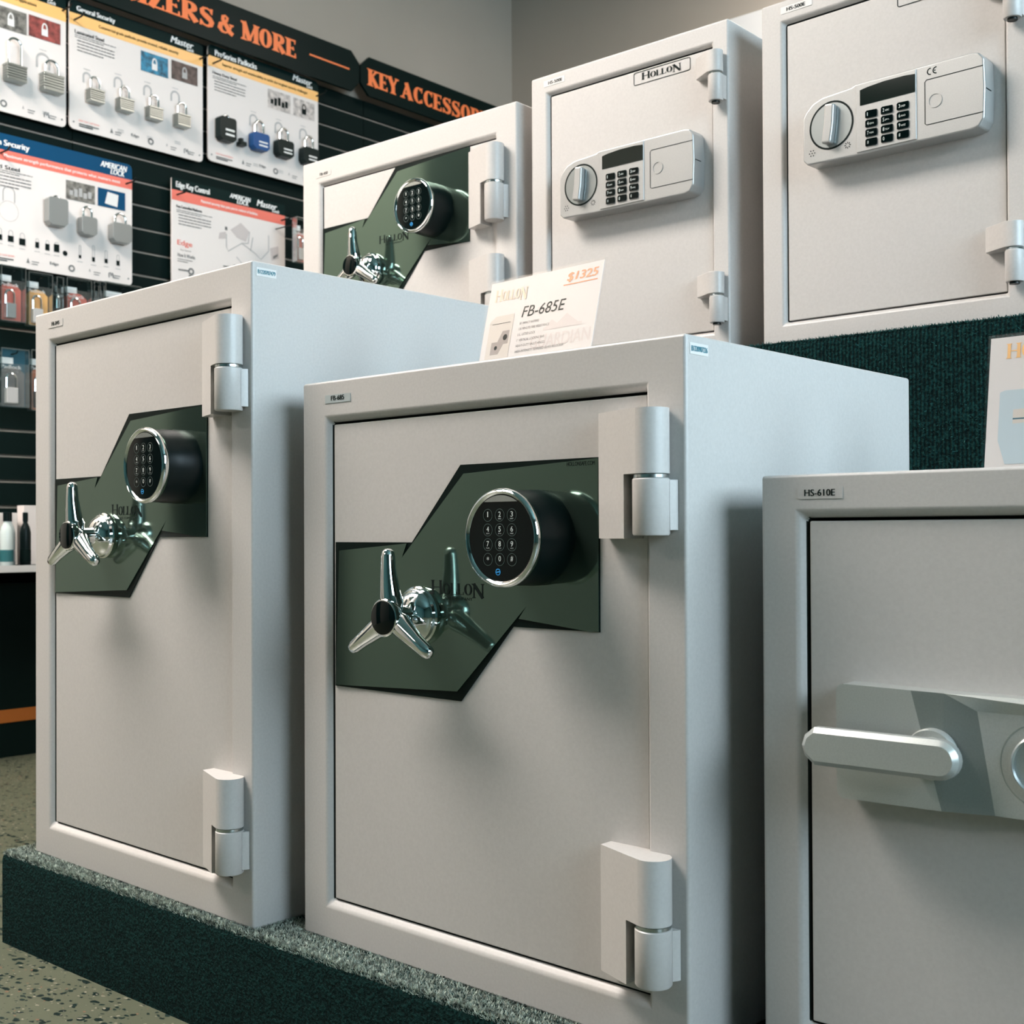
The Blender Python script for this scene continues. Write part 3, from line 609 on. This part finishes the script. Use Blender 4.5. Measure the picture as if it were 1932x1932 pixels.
# header signs
t = thing('header_sign', 'long black sign with orange serif lettering above the display boards', 'sign', (-3.50, 1.0, 0), PI/2, 'black header signs above the slatwall')
b = MB(); b.prism([(0, 2.307), (2.133, 2.307), (2.168, 2.348), (2.168, 2.421), (2.128, 2.459), (0, 2.459)], 0, .012); b.build('board', 'sign', t, bevel=.001)
b = MB(); g = [None]
b.serif('ORGANIZERS', .850, 2.3500, .064, -.0006, .26, .10, wd=.655); b.serif('&', 1.525, 2.3500, .064, -.0006, .26, .10, wd=.066)
b.serif('MORE', 1.625, 2.3520, .064, -.0006, .27, .10, wd=.236); b.box(1.925, 2.117, -.001, 0, 2.3825, 2.3885); b.build('lettering', 'orange', t)
b = MB(); b.box(.3, .32, .012, .078, 2.37, 2.40); b.box(1.9, 1.92, .012, .078, 2.37, 2.40); b.build('bracket', 'slat', t)
t = thing('header_sign', 'black sign with orange key accessories lettering running behind the upper safe', 'sign', (-3.50, 3.176, 0), PI/2, 'black header signs above the slatwall')
b = MB(); b.prism([(0, 2.351), (.042, 2.311), (.95, 2.311), (.95, 2.460), (.042, 2.460), (0, 2.419)], 0, .012); b.build('board', 'sign', t, bevel=.001)
b = MB(); b.serif('KEY', .036, 2.3510, .064, -.0006, .27, .10, wd=.157); b.serif('ACCESSORIES', .213, 2.3510, .064, -.0006, .26, .10, wd=.59); b.build('lettering', 'orange', t)
b = MB(); b.box(.2, .22, .012, .078, 2.37, 2.40); b.box(.8, .82, .012, .078, 2.37, 2.40); b.build('bracket', 'slat', t)

# ------------------------------------------------------------------ display boards
BX = -3.53
def arch(cx, z0, w, h, y, n=12):          # shackle path
    r = w/2; return [(cx-r, y, z0)]+[(cx+r*math.cos(PI-PI*i/n), y, z0+h-r+r*math.sin(PI-PI*i/n)) for i in range(n+1)]+[(cx+r, y, z0)]
def padlock(t, cx, z0, z1, w, mb, sh, shw=.6, kind='lam'):
    """mounted sample lock: body plus shackle"""
    b = MB(); d = -.036; y0 = -.006
    if kind == 'lam':
        k = 6; st = (z1-z0)/k
        for i in range(k): b.prism([(cx-w/2, z0+i*st+.0006), (cx+w/2, z0+i*st+.0006), (cx+w/2, z0+(i+1)*st-.0006), (cx-w/2, z0+(i+1)*st-.0006)], d, y0, 0)
        b.box(cx-w/2+.003, cx+w/2-.003, d+.003, y0, z0, z1); b.box(cx-w*.48, cx+w*.48, d-.0015, y0, z0-.003, z0+.003); b.box(cx-w/2-.001, cx+w/2+.001, d-.001, y0, z1-.004, z1+.001)
    else:
        c = w*.16; b.prism([(cx-w/2, z0+c), (cx-w/2+c, z0), (cx+w/2-c, z0), (cx+w/2, z0+c), (cx+w/2, z1-c*.6), (cx+w/2-c*.6, z1), (cx-w/2+c*.6, z1), (cx-w/2, z1-c*.6)], d, y0)
    o = b.build('padlock', mb, t, bevel=.0012)
    b = MB(); b.tube(arch(cx, z1-.004, w*shw, sh, (d+y0)/2), .0042 if w < .07 else .005, 10); b.build('shackle', 'chrome', o, smooth=True, ang=60)
    if kind == 'cover':
        b = MB(); 
        for k in range(2): b.rect(cx-w*.18, cx+w*.36, z0+(z1-z0)*(.42-.2*k), z0+(z1-z0)*(.50-.2*k), d-.0006)
        b.build('lettering', 'white', o)
    return o
def board(label, s0, s1, z0, z1, head, band, hz, bz, headm, bandm, title, slogan, sub, logos, tx, slx, r=.016):
    t = thing('display_board', label, 'display board', (BX, s0, 0), PI/2, 'padlock display boards on the slatwall')
    w = s1-s0
    def rr(x0, x1, a, c, q):
        p = []
        for cx, cz, an in ((x1-q, c-q, 0), (x0+q, c-q, 90), (x0+q, a+q, 180), (x1-q, a+q, 270)): p += [(cx+q*math.cos(R(an+k*22.5)), cz+q*math.sin(R(an+k*22.5))) for k in range(5)]
        return p
    b = MB(); b.prism(rr(0, w, z0, z1, r), 0, .005); pb = b.build('backing', 'cardwhite', t)
    b = MB(); q = r; p = [(0, hz), (w, hz)]+[(w-q+q*math.cos(R(a)), z1-q+q*math.sin(R(a))) for a in (0, 30, 60, 90)]+[(q-q*math.sin(R(a)), z1-q+q*math.cos(R(a))) for a in (0, 30, 60, 90)]
    b.flat(p, -.0004); b.build('header', headm, t)
    b = MB(); b.rect(0, w, bz, hz, -.0005); b.build('band', bandm, t)
    b = MB(); y = -.0012
    b.text(title, tx[0], tx[1]-.003, tx[2], tx[3]*1.28, y, bold=.0022)
    for (s_, x, z, wd, h_, se) in logos: b.text(s_, x, z-.002, wd, h_*1.3, y, shear=se, bold=.002)
    b.build('header_lettering', 'white', t)
    b = MB(); b.text(slogan, slx[0], slx[1], slx[2], .0125, y, bold=.0006); b.build('band_lettering', 'ink' if bandm == 'yellow' else 'white', t)
    b = MB(); b.text(sub, .018, bz-.026, .10, .012, y, bold=.0008); b.build('subtitle', 'ink', t)
    b = MB(); b.lines(.018, .16, bz-.042, bz-.030, 2, y, 0, .35); b.lines(.026, .155, bz-.085, bz-.045, 4, y, 0, .3)
    # foot row of little marks
    zf = z0+.022
    b.disc(.014, zf, .003, y); b.disc(w-.014, zf, .003, y)
    for k, x in enumerate((.14, .215, .275, .345, .415)):
        if k == 0: b.flat([(x, zf-.004), (x+.005, zf+.012), (x+.010, zf-.004)], y)
        elif k == 1: b.text('Edge', x, zf, .028, .012, y, bold=.001)
        elif k == 2: b.ring(x+.012, zf+.002, .006, .011, y, 0, 14)
        elif k == 3: b.text('A', x, zf, .006, .010, y)
        else: b.tube([(x, y, zf-.006), (x, y, zf+.008), (x+.005, y, zf+.010), (x+.008, y, zf), (x+.012, y, zf+.010), (x+.016, y, zf-.006)], .0014, 5)
        if k in (0, 3, 4): b.rect(x+.017, x+.04, zf+.001, zf+.0035, y); b.rect(x+.017, x+.036, zf-.006, zf-.0035, y)
    b.build('small_print', 'inkgrey', t)
    b = MB(); b.text('Build Your Lock System', .032, zf+.004, .070, .008, y); b.build('footer_lettering', 'red', t)
    b = MB(); b.rect(.032, .10, zf-.004, zf-.001, y); b.rect(.032, .08, zf-.010, zf-.007, y); b.build('footer_print', 'ink', t)
    return t
def photo(t, x0, x1, z0, z1, mt, acc=None, am='steel'):
    b = MB(); b.rect(x0, x1, z0, z1, -.0012); o = b.build('photograph', mt, t)
    if acc:
        b = MB(); cx = (x0+x1)/2; cz = (z0+z1)/2; u = (z1-z0)
        if acc == 'lock':
            b.rect(cx-u*.16, cx+u*.16, cz-u*.30, cz+.02*u, -.0016)
            for q in sweep([(cx+u*.12*math.cos(a), cz+.02*u+u*.26*math.sin(a)) for a in [PI*k/8 for k in range(9)]], [u*.07]*9): b.flat(q, -.0016)
        elif acc == 'many':
            for k in range(5): b.rect(x0+(x1-x0)*(.12+.16*k), x0+(x1-x0)*(.24+.16*k), cz-u*(.25+.05*(k % 2)), cz+u*.1*(k % 3), -.0016)
        elif acc == 'tilt': b.flat([(cx-u*.42, cz-u*.30), (cx+u*.35, cz-u*.38), (cx+u*.42, cz+u*.30), (cx-u*.25, cz+u*.36)], -.0016); b.ring(cx-u*.05, cz, u*.12, u*.2, -.002, 0, 20)
        b.build('picture_subject', am, o)
def ghost(t, items):
    b = MB()
    for cx, z0, w, h in items:
        pts = [(p[0], p[2]) for p in arch(cx, z0, w, h, 0)]
        for q in sweep(pts, [.006]*len(pts)): b.flat(q, -.0012)
        for k in range(4): b.rect(cx+w*.9, cx+w*.9+.016, z0-.004-k*.014, z0-.0025-k*.014, -.0012)
        b.rect(cx-.012, cx+.012, z0+h+.010, z0+h+.012, -.0012)
        for k in range(2): b.rect(cx-.010+.008, cx+.012+.008, z0-.132-k*.006, z0-.130-k*.006, -.0012)
    b.build('printed_shackles', 'inklight', t)
# general security board (centre top)
S = 1.995
t = board('padlock board with black header, yellow band and four steel padlocks, upper row centre', S, 2.484, 1.897, 2.298, 0, 0, 2.258, 2.222, 'darkhead', 'yellow', 'General Security',
          'Commercial-grade padlocks provide trusted, reliable security', 'Laminated Steel', [('Master', .362, 2.272, .085, .017, .25), ('Lock', .425, 2.262, .026, .008, .2)], (.024, 2.266, .132, .016), (.100, 2.2335, .292))
photo(t, 2.2455-S, 2.348-S, 2.1455, 2.210, 'photoblue', 'lock', 'poster'); photo(t, 2.3605-S, 2.463-S, 2.150, 2.2125, 'photobrown', 'lock', 'inklight')
ghost(t, [(2.054-S, 2.050, .024, .032), (2.163-S, 2.063, .026, .034), (2.270-S, 2.066, .026, .034), (2.375-S, 2.075, .030, .034)])
for cx, zc in ((2.071, 2.010), (2.175, 2.009), (2.282, 2.009), (2.388, 2.012)): padlock(t, cx-S, zc-.020, zc+.017, .050, 'brass', .045)
# left board
S = 1.497
t = board('padlock board with yellow band and two large padlocks, cut by the left frame edge', S, 1.984, 1.893, 2.296, 0, 0, 2.258, 2.220, 'darkhead', 'yellow', 'Heavy Duty',
          'Superior padlocks for high security commercial applications', 'Laminated Steel', [('Master', .362, 2.272, .085, .017, .25), ('Lock', .425, 2.262, .026, .008, .2)], (.024, 2.266, .11, .016), (.10, 2.2335, .29))
photo(t, 1.757-S, 1.856-S, 2.1405, 2.2055, 'photogrey', 'lock', 'poster'); photo(t, 1.8625-S, 1.965-S, 2.143, 2.207, 'photored', 'lock', 'poster')
ghost(t, [(1.908-S, 2.055, .040, .045)])
padlock(t, 1.809-S, 1.985, 2.030, .062, 'brass', .085, .62); padlock(t, 1.926-S, 1.985, 2.034, .066, 'brass', .048, .62); padlock(t, 1.700-S, 1.985, 2.03, .062, 'brass', .045)
# right board
S = 2.505
t = board('padlock board with black and blue covered padlocks, upper row right', S, 2.990, 1.911, 2.309, 0, 0, 2.271, 2.235, 'darkhead', 'yellow', 'ProSeries Padlocks',
          'Superior strength and weatherability to tackle the toughest security challenges', 'Heavy Duty Steel', [('Master', .365, 2.286, .085, .017, .25), ('Lock', .43, 2.276, .026, .008, .2)], (.028, 2.279, .175, .016), (.058, 2.2465, .375))
photo(t, 2.758-S, 2.860-S, 2.157, 2.223, 'photopale', 'many', 'ink'); photo(t, 2.8735-S, 2.972-S, 2.158, 2.222, 'photopale', 'lock', 'ink')
ghost(t, [(2.695-S, 2.072, .030, .040), (2.806-S, 2.072, .030, .040), (2.918-S, 2.076, .030, .040)])
padlock(t, 2.564-S, 1.983, 2.064, .068, 'lockblack', .014, .3, 'cover')
for cx, mt in ((2.705, 'lockblue'), (2.814, 'lockblack'), (2.929, 'lockblack')): padlock(t, cx-S, 1.984, 2.044, .070, mt, .048, .5, 'cover')
b = MB(); b.box(2.62-S, 2.645-S, -.03, -.004, 1.985, 1.998); b.box(2.627-S, 2.638-S, -.02, -.004, 1.998, 2.012); b.build('key_sample', 'lockblack', t)
# american board
S = 1.715
t = board('padlock board with blue header and red band, grey steel padlocks, lower row left', S, 2.213, 1.438, 1.828, 0, 0, 1.7795, 1.749, 'navy', 'red', 'High Security',
          'Maximum strength performance that protects what matters most', 'Solid Steel', [('AMERICAN', .385, 1.803, .090, .014, .2), ('LOCK', .420, 1.786, .048, .013, .2)], (.018, 1.790, .130, .018), (.070, 1.757, .385))
photo(t, 1.983-S, 2.081-S, 1.675, 1.733, 'photogrey', 'many', 'inklight'); photo(t, 2.091-S, 2.188-S, 1.675, 1.7325, 'navy', 'tilt', 'poster')
for cx, a, c_, w_, sh, sw in ((1.940, 1.578, 1.662, .064, .010, .35), (2.044, 1.567, 1.624, .052, .036, .55), (2.158, 1.563, 1.625, .068, .036, .55)): padlock(t, cx-S, a, c_, w_, 'greysteel', sh, sw, 'solid')
b = MB()
for q in sweep([(1.80-S+.030*math.cos(a), 1.600+.030*math.sin(a)) for a in [2*PI*k/24 for k in range(25)]], [.001]*25): b.flat(q, -.0012)
for q in sweep([(p[0], p[2]) for p in arch(1.80-S, 1.628, .036, .045, 0)], [.003]*15): b.flat(q, -.0012)
b.build('printed_outline', 'inklight', t)
b = MB()
for cx, zc, w_, h_, sh in ((1.772, 1.519, .015, .016, .018), (1.806, 1.519, .018, .018, .016), (1.842, 1.516, .020, .020, .016), (1.889, 1.515, .012, .018, .010), (1.922, 1.514, .014, .020, .010), (1.952, 1.516, .018, .024, .006), (2.030, 1.503, .008, .010, .030), (2.076, 1.502, .010, .014, .036), (2.120, 1.504, .011, .014, .026), (2.162, 1.504, .012, .016, .018)):
    b.rect(cx-S-w_/2, cx-S+w_/2, zc-h_/2, zc+h_/2, -.0012, 0)
    for q in sweep([(p[0], p[2]) for p in arch(cx-S, zc+h_/2, w_*.7, sh, 0, 8)], [.002]*11): b.flat(q, -.0012, 1)
    b.rect(cx-S-.009, cx-S+.009, zc-h_/2-.012, zc-h_/2-.010, -.0012, 1)
b.disc(1.980-S, 1.505, .008, -.0012, 0)
b.build('size_chart', ['ink', 'inklight'], t)
# edge key control board
S = 2.361
t = board('key control board with dark header, salmon band and line drawing, lower row right', S, 2.834, 1.428, 1.822, 0, 0, 1.783, 1.749, 'darkhead', 'red', 'Edge Key Control',
          'Patented security that puts you in control of facilities', 'Key Controlled Platforms', [('AMERICAN', .232, 1.803, .085, .012, .2), ('LOCK', .262, 1.788, .048, .012, .2), ('Master', .347, 1.797, .085, .017, .25), ('Lock', .415, 1.788, .030, .008, .2)], (.016, 1.790, .132, .020), (.115, 1.758, .235), r=.004)
b = MB(); b.text('Edge', .021, 1.597, .058, .022, -.0012, bold=.001); b.build('brand_lettering', 'red', t)
b = MB(); b.text('Key Control', .034, 1.583, .040, .007, -.0012); b.text('How It Works', .022, 1.563, .068, .012, -.0012, bold=.0006); b.lines(.022, .08, 1.542, 1.556, 2, -.0012, 0, .3); b.build('caption_lettering', 'inkgrey', t)
b = MB()
for pl_ in ([(.218, 1.673), (.218, 1.628), (.225, 1.614), (.283, 1.651)], [(.283, 1.651), (.340, 1.625), (.365, 1.608), (.399, 1.643), (.399, 1.70)], [(.316, 1.697), (.310, 1.655), (.283, 1.651)], [(.33, 1.68), (.32, 1.63)], [(.26, 1.60), (.29, 1.575), (.30, 1.58)]):
    for q in sweep(pl_, [.003]*len(pl_)): b.flat(q, -.0012, 0)
b.flat([(.235, 1.690), (.279, 1.722), (.316, 1.697), (.300, 1.660), (.262, 1.668)], -.0011, 1); b.flat([(.185, 1.650), (.215, 1.655), (.216, 1.680), (.19, 1.672)], -.0011, 1); b.flat([(.405, 1.655), (.442, 1.668), (.445, 1.625), (.412, 1.612)], -.0011, 1)
b.rect(.212, .222, 1.685, 1.697, -.0013, 2); b.flat([(.418, 1.628), (.440, 1.640), (.438, 1.630), (.420, 1.618)], -.0014, 2)
for X, Z in ((.045, 1.520), (.085, 1.505), (.225, 1.560)):
    b.ring(X+.03, Z, .006, .012, -.0013, 2, 16); b.flat([(X-.02, Z-.003), (X+.02, Z-.002), (X+.02, Z+.003), (X-.02, Z+.002)], -.0013, 2)
b.build('line_drawing', ['inklight', 'pinkink', 'inkgrey'], t)
# hooks that carry the boards
for s_, z_, lb in ((2.012, 2.236, 'black slatwall hook through the top left of the centre upper board'), (2.472, 2.246, 'black slatwall hook through the top right of the centre upper board'), (1.972, 2.252, 'black slatwall hook at the top right of the left cut-off board'),
                   (2.525, 2.246, 'black slatwall hook through the top left of the upper right board'), (2.982, 2.255, 'black slatwall hook through the top right of the upper right board'),
                   (2.192, 1.764, 'black slatwall hook at the right end of the red band under the blue header'), (1.775, 1.768, 'black slatwall hook at the left end of the red band under the blue header'), (2.382, 1.768, 'black slatwall hook at the left of the salmon band'), (2.818, 1.764, 'black slatwall hook at the right of the salmon band')):
    b = MB(); b.tube([(X0+.021, s_, z_), (BX+.004, s_, z_), (BX+.045, s_, z_), (BX+.058, s_, z_+.008)], .0028, 8); tag(b.build('slatwall_hook', 'blackplastic', None, smooth=True), lb, 'hook', 'slatwall hooks holding the boards')

# ------------------------------------------------------------------ hanging packs
def pack(label, s0, s1, z0, z1, content, head='ink', X=-3.40, grp='blister packs under the boards', cc=None):
    t = thing('blister_pack', label, 'blister pack', (X, s0, 0), PI/2, grp); w = s1-s0; H = z1-z0
    b = MB(); b.box(0, w, 0, .0015, z0, z1); bk = b.build('backing_card', head, t)
    b = MB(); zc = z0+H*.66; b.prism([(.004, z0+.004), (w-.004, z0+.004), (w-.004, zc-.01), (w*.75, zc+.003), (w*.5, zc+.007), (w*.25, zc+.003), (.004, zc-.01)], -.0012, 0); b.build('colour_panel', content, bk)
    b = MB(); b.box(.006, w*.55, -.0016, -.0002, z1-.042, z1-.024); b.text('Padlock', w*.12, z1-.055, w*.72, .010, -.0012, bold=.001); b.text('Solid Body', w*.15, z1-.066, w*.6, .006, -.0012); b.build('print', 'white', bk)
    b = MB(); b.box(w*.22, w*.62, -.022, -.002, z0+.010, z0+H*.33); lk = b.build('padlock', cc or 'silvermetal', t, bevel=.002)
    b = MB(); b.tube(arch(w*.42, z0+H*.32, w*.34, H*.25, -.012), .0038, 8); b.build('shackle', 'chrome', lk, smooth=True)
    b = MB(); e = .0022
    for x0_, x1_, a, c in ((0, e, z0, z1), (w-e, w, z0, z1), (0, w, z1-e, z1), (0, w, z0, z0+e)): b.box(x0_, x1_, -.024, -.0005, a, c)
    cs = b.build('clamshell', 'rim', t); b = MB(); b.box(e, w-e, -.0245, -.0235, z0+.003, z0+H*.74); b.build('bubble', 'clear', cs)
    b = MB(); b.tube([(w/2, -X+X0+.0, z1-.012) if False else (w/2, .158, z1-.014), (w/2, -.030, z1-.014), (w/2, -.036, z1-.008)], .0022, 8); b.build('hook', 'blackplastic', t, smooth=True)
    return t
pack('clear blister pack with red disc and silver padlock at the left frame edge', 1.700, 1.774, 1.247, 1.405, 'packred')
pack('clear blister pack with yellow panel and silver padlock beside the tallest safe', 1.782, 1.856, 1.243, 1.398, 'packyellow', cc='tapew')
pack('narrow clear blister pack seen edge on between the yellow and red packs', 1.868, 1.890, 1.262, 1.396, 'ink', cc='blackplastic')
pack('clear blister pack with red oval panel just above the tallest safe', 1.900, 1.981, 1.262, 1.400, 'packred')
pack('first slim grey blister pack right of the red oval pack', 1.988, 2.004, 1.262, 1.400, 'inkgrey', cc='blackplastic')
pack('second slim grey blister pack right of the red oval pack', 2.008, 2.022, 1.264, 1.404, 'inkgrey', cc='blackplastic')
pack('wide black blister pack with white sticker under the corner of the blue-headed board', 2.026, 2.150, 1.270, 1.406, 'ink', cc='lockblack')
pack('lower clear blister pack with white header at the left frame edge', 1.700, 1.784, 1.004, 1.170, 'inkgrey', 'printteal', cc='tapew', grp='blister packs in the lower row')
pack('lower orange blister pack with black gloves beside the tallest safe', 1.790, 1.860, .998, 1.174, 'packorange', cc='blackplastic', grp='blister packs in the lower row')
pack('red blister pack hanging between the key control board and the upper safe', 2.762, 2.824, 1.585, 1.742, 'packred', grp='blister packs beside the key control board')

# ------------------------------------------------------------------ shelf, bottles, base
t = thing('wall_shelf', 'black display shelf with pale front edge carrying bottles at far left', 'shelf', (X0, 1.2, 0), PI/2)
b = MB(); b.box(0, 1.3, -.285, -.021, .538, .553); b.build('shelf_board', 'slat', t, bevel=.001)
b = MB(); b.box(0, 1.3, -.288, -.285, .536, .555); b.build('front_edge', 'tapew', t)
def bottle(label, s, x, r, h, body, cap, lab):
    t = thing('bottle', label, 'bottle', (x, s, .5532), PI/2, 'bottles on the wall shelf')
    b = MB(); b.lathe([(r*.95, 0), (r, .004), (r, h*.62), (r*.8, h*.72), (r*.42, h*.80), (r*.42, h*.84)], (0, 0, 0), 'z', 28); b.build('body', body, t, smooth=True, ang=40)
    b = MB(); b.lathe([(r*.5, h*.83), (r*.5, h*.99), (r*.4, h)], (0, 0, 0), 'z', 20); b.build('cap', cap, t, smooth=True, ang=40)
    b = MB(); b.lathe([(r*1.01, h*.08), (r*1.01, h*.30)], (0, 0, 0), 'z', 28, cap=False); b.build('label', lab, t, smooth=True)
bottle('clear bottle with black cap and dark teal label, front of the wall shelf', 1.689, -3.325, .0185, .150, 'bottle', 'blackplastic', 'teal')
bottle('clear bottle with black cap standing right of the teal-labelled bottle', 1.722, -3.375, .0165, .150, 'bottle', 'blackplastic', 'cardwhite')
bottle('black bottle nearest the tallest safe on the wall shelf', 1.752, -3.340, .0150, .150, 'blackplastic', 'blackplastic', 'slat')
bottle('dark bottle with white label at the left frame edge on the wall shelf', 1.640, -3.340, .0200, .158, 'blackplastic', 'blackplastic', 'cardwhite')
b = MB(); b.box(-.03, .03, -.02, .02, 0, .172); o = tag(b.build('carton', 'cardwhite', None, bevel=.001), 'white carton standing behind the black bottle on the wall shelf', 'box', 'cartons on the wall shelf'); o.location = (-3.45, 1.825, .5532); o.rotation_euler = (0, 0, PI/2)
b = MB(); b.box(-.04, .04, -.02, .02, 0, .150); o = tag(b.build('carton', 'cardwhite', None, bevel=.001), 'white carton standing behind the clear bottles on the wall shelf', 'box', 'cartons on the wall shelf'); o.location = (-3.45, 1.735, .5532); o.rotation_euler = (0, 0, PI/2)
t = thing('display_cabinet', 'black display base with orange stripe on the floor at far left', 'display base', (X0, .8, 0), PI/2)
b = MB(); b.box(0, 3.3, -.14, -.021, 0, .50); b.build('body', 'slat', t)
b = MB(); b.box(0, 3.3, -.1425, -.14, .100, .137); b.build('stripe', 'orangestripe', t)

# white sheet on the back wall
b = MB(); b.box(-2.75, -1.75, Y1-.012, Y1-.002, 2.22, 2.604); tag(b.build('wall_poster', 'poster', None), 'blank white sheet high on the back wall between the two right safes', 'poster')
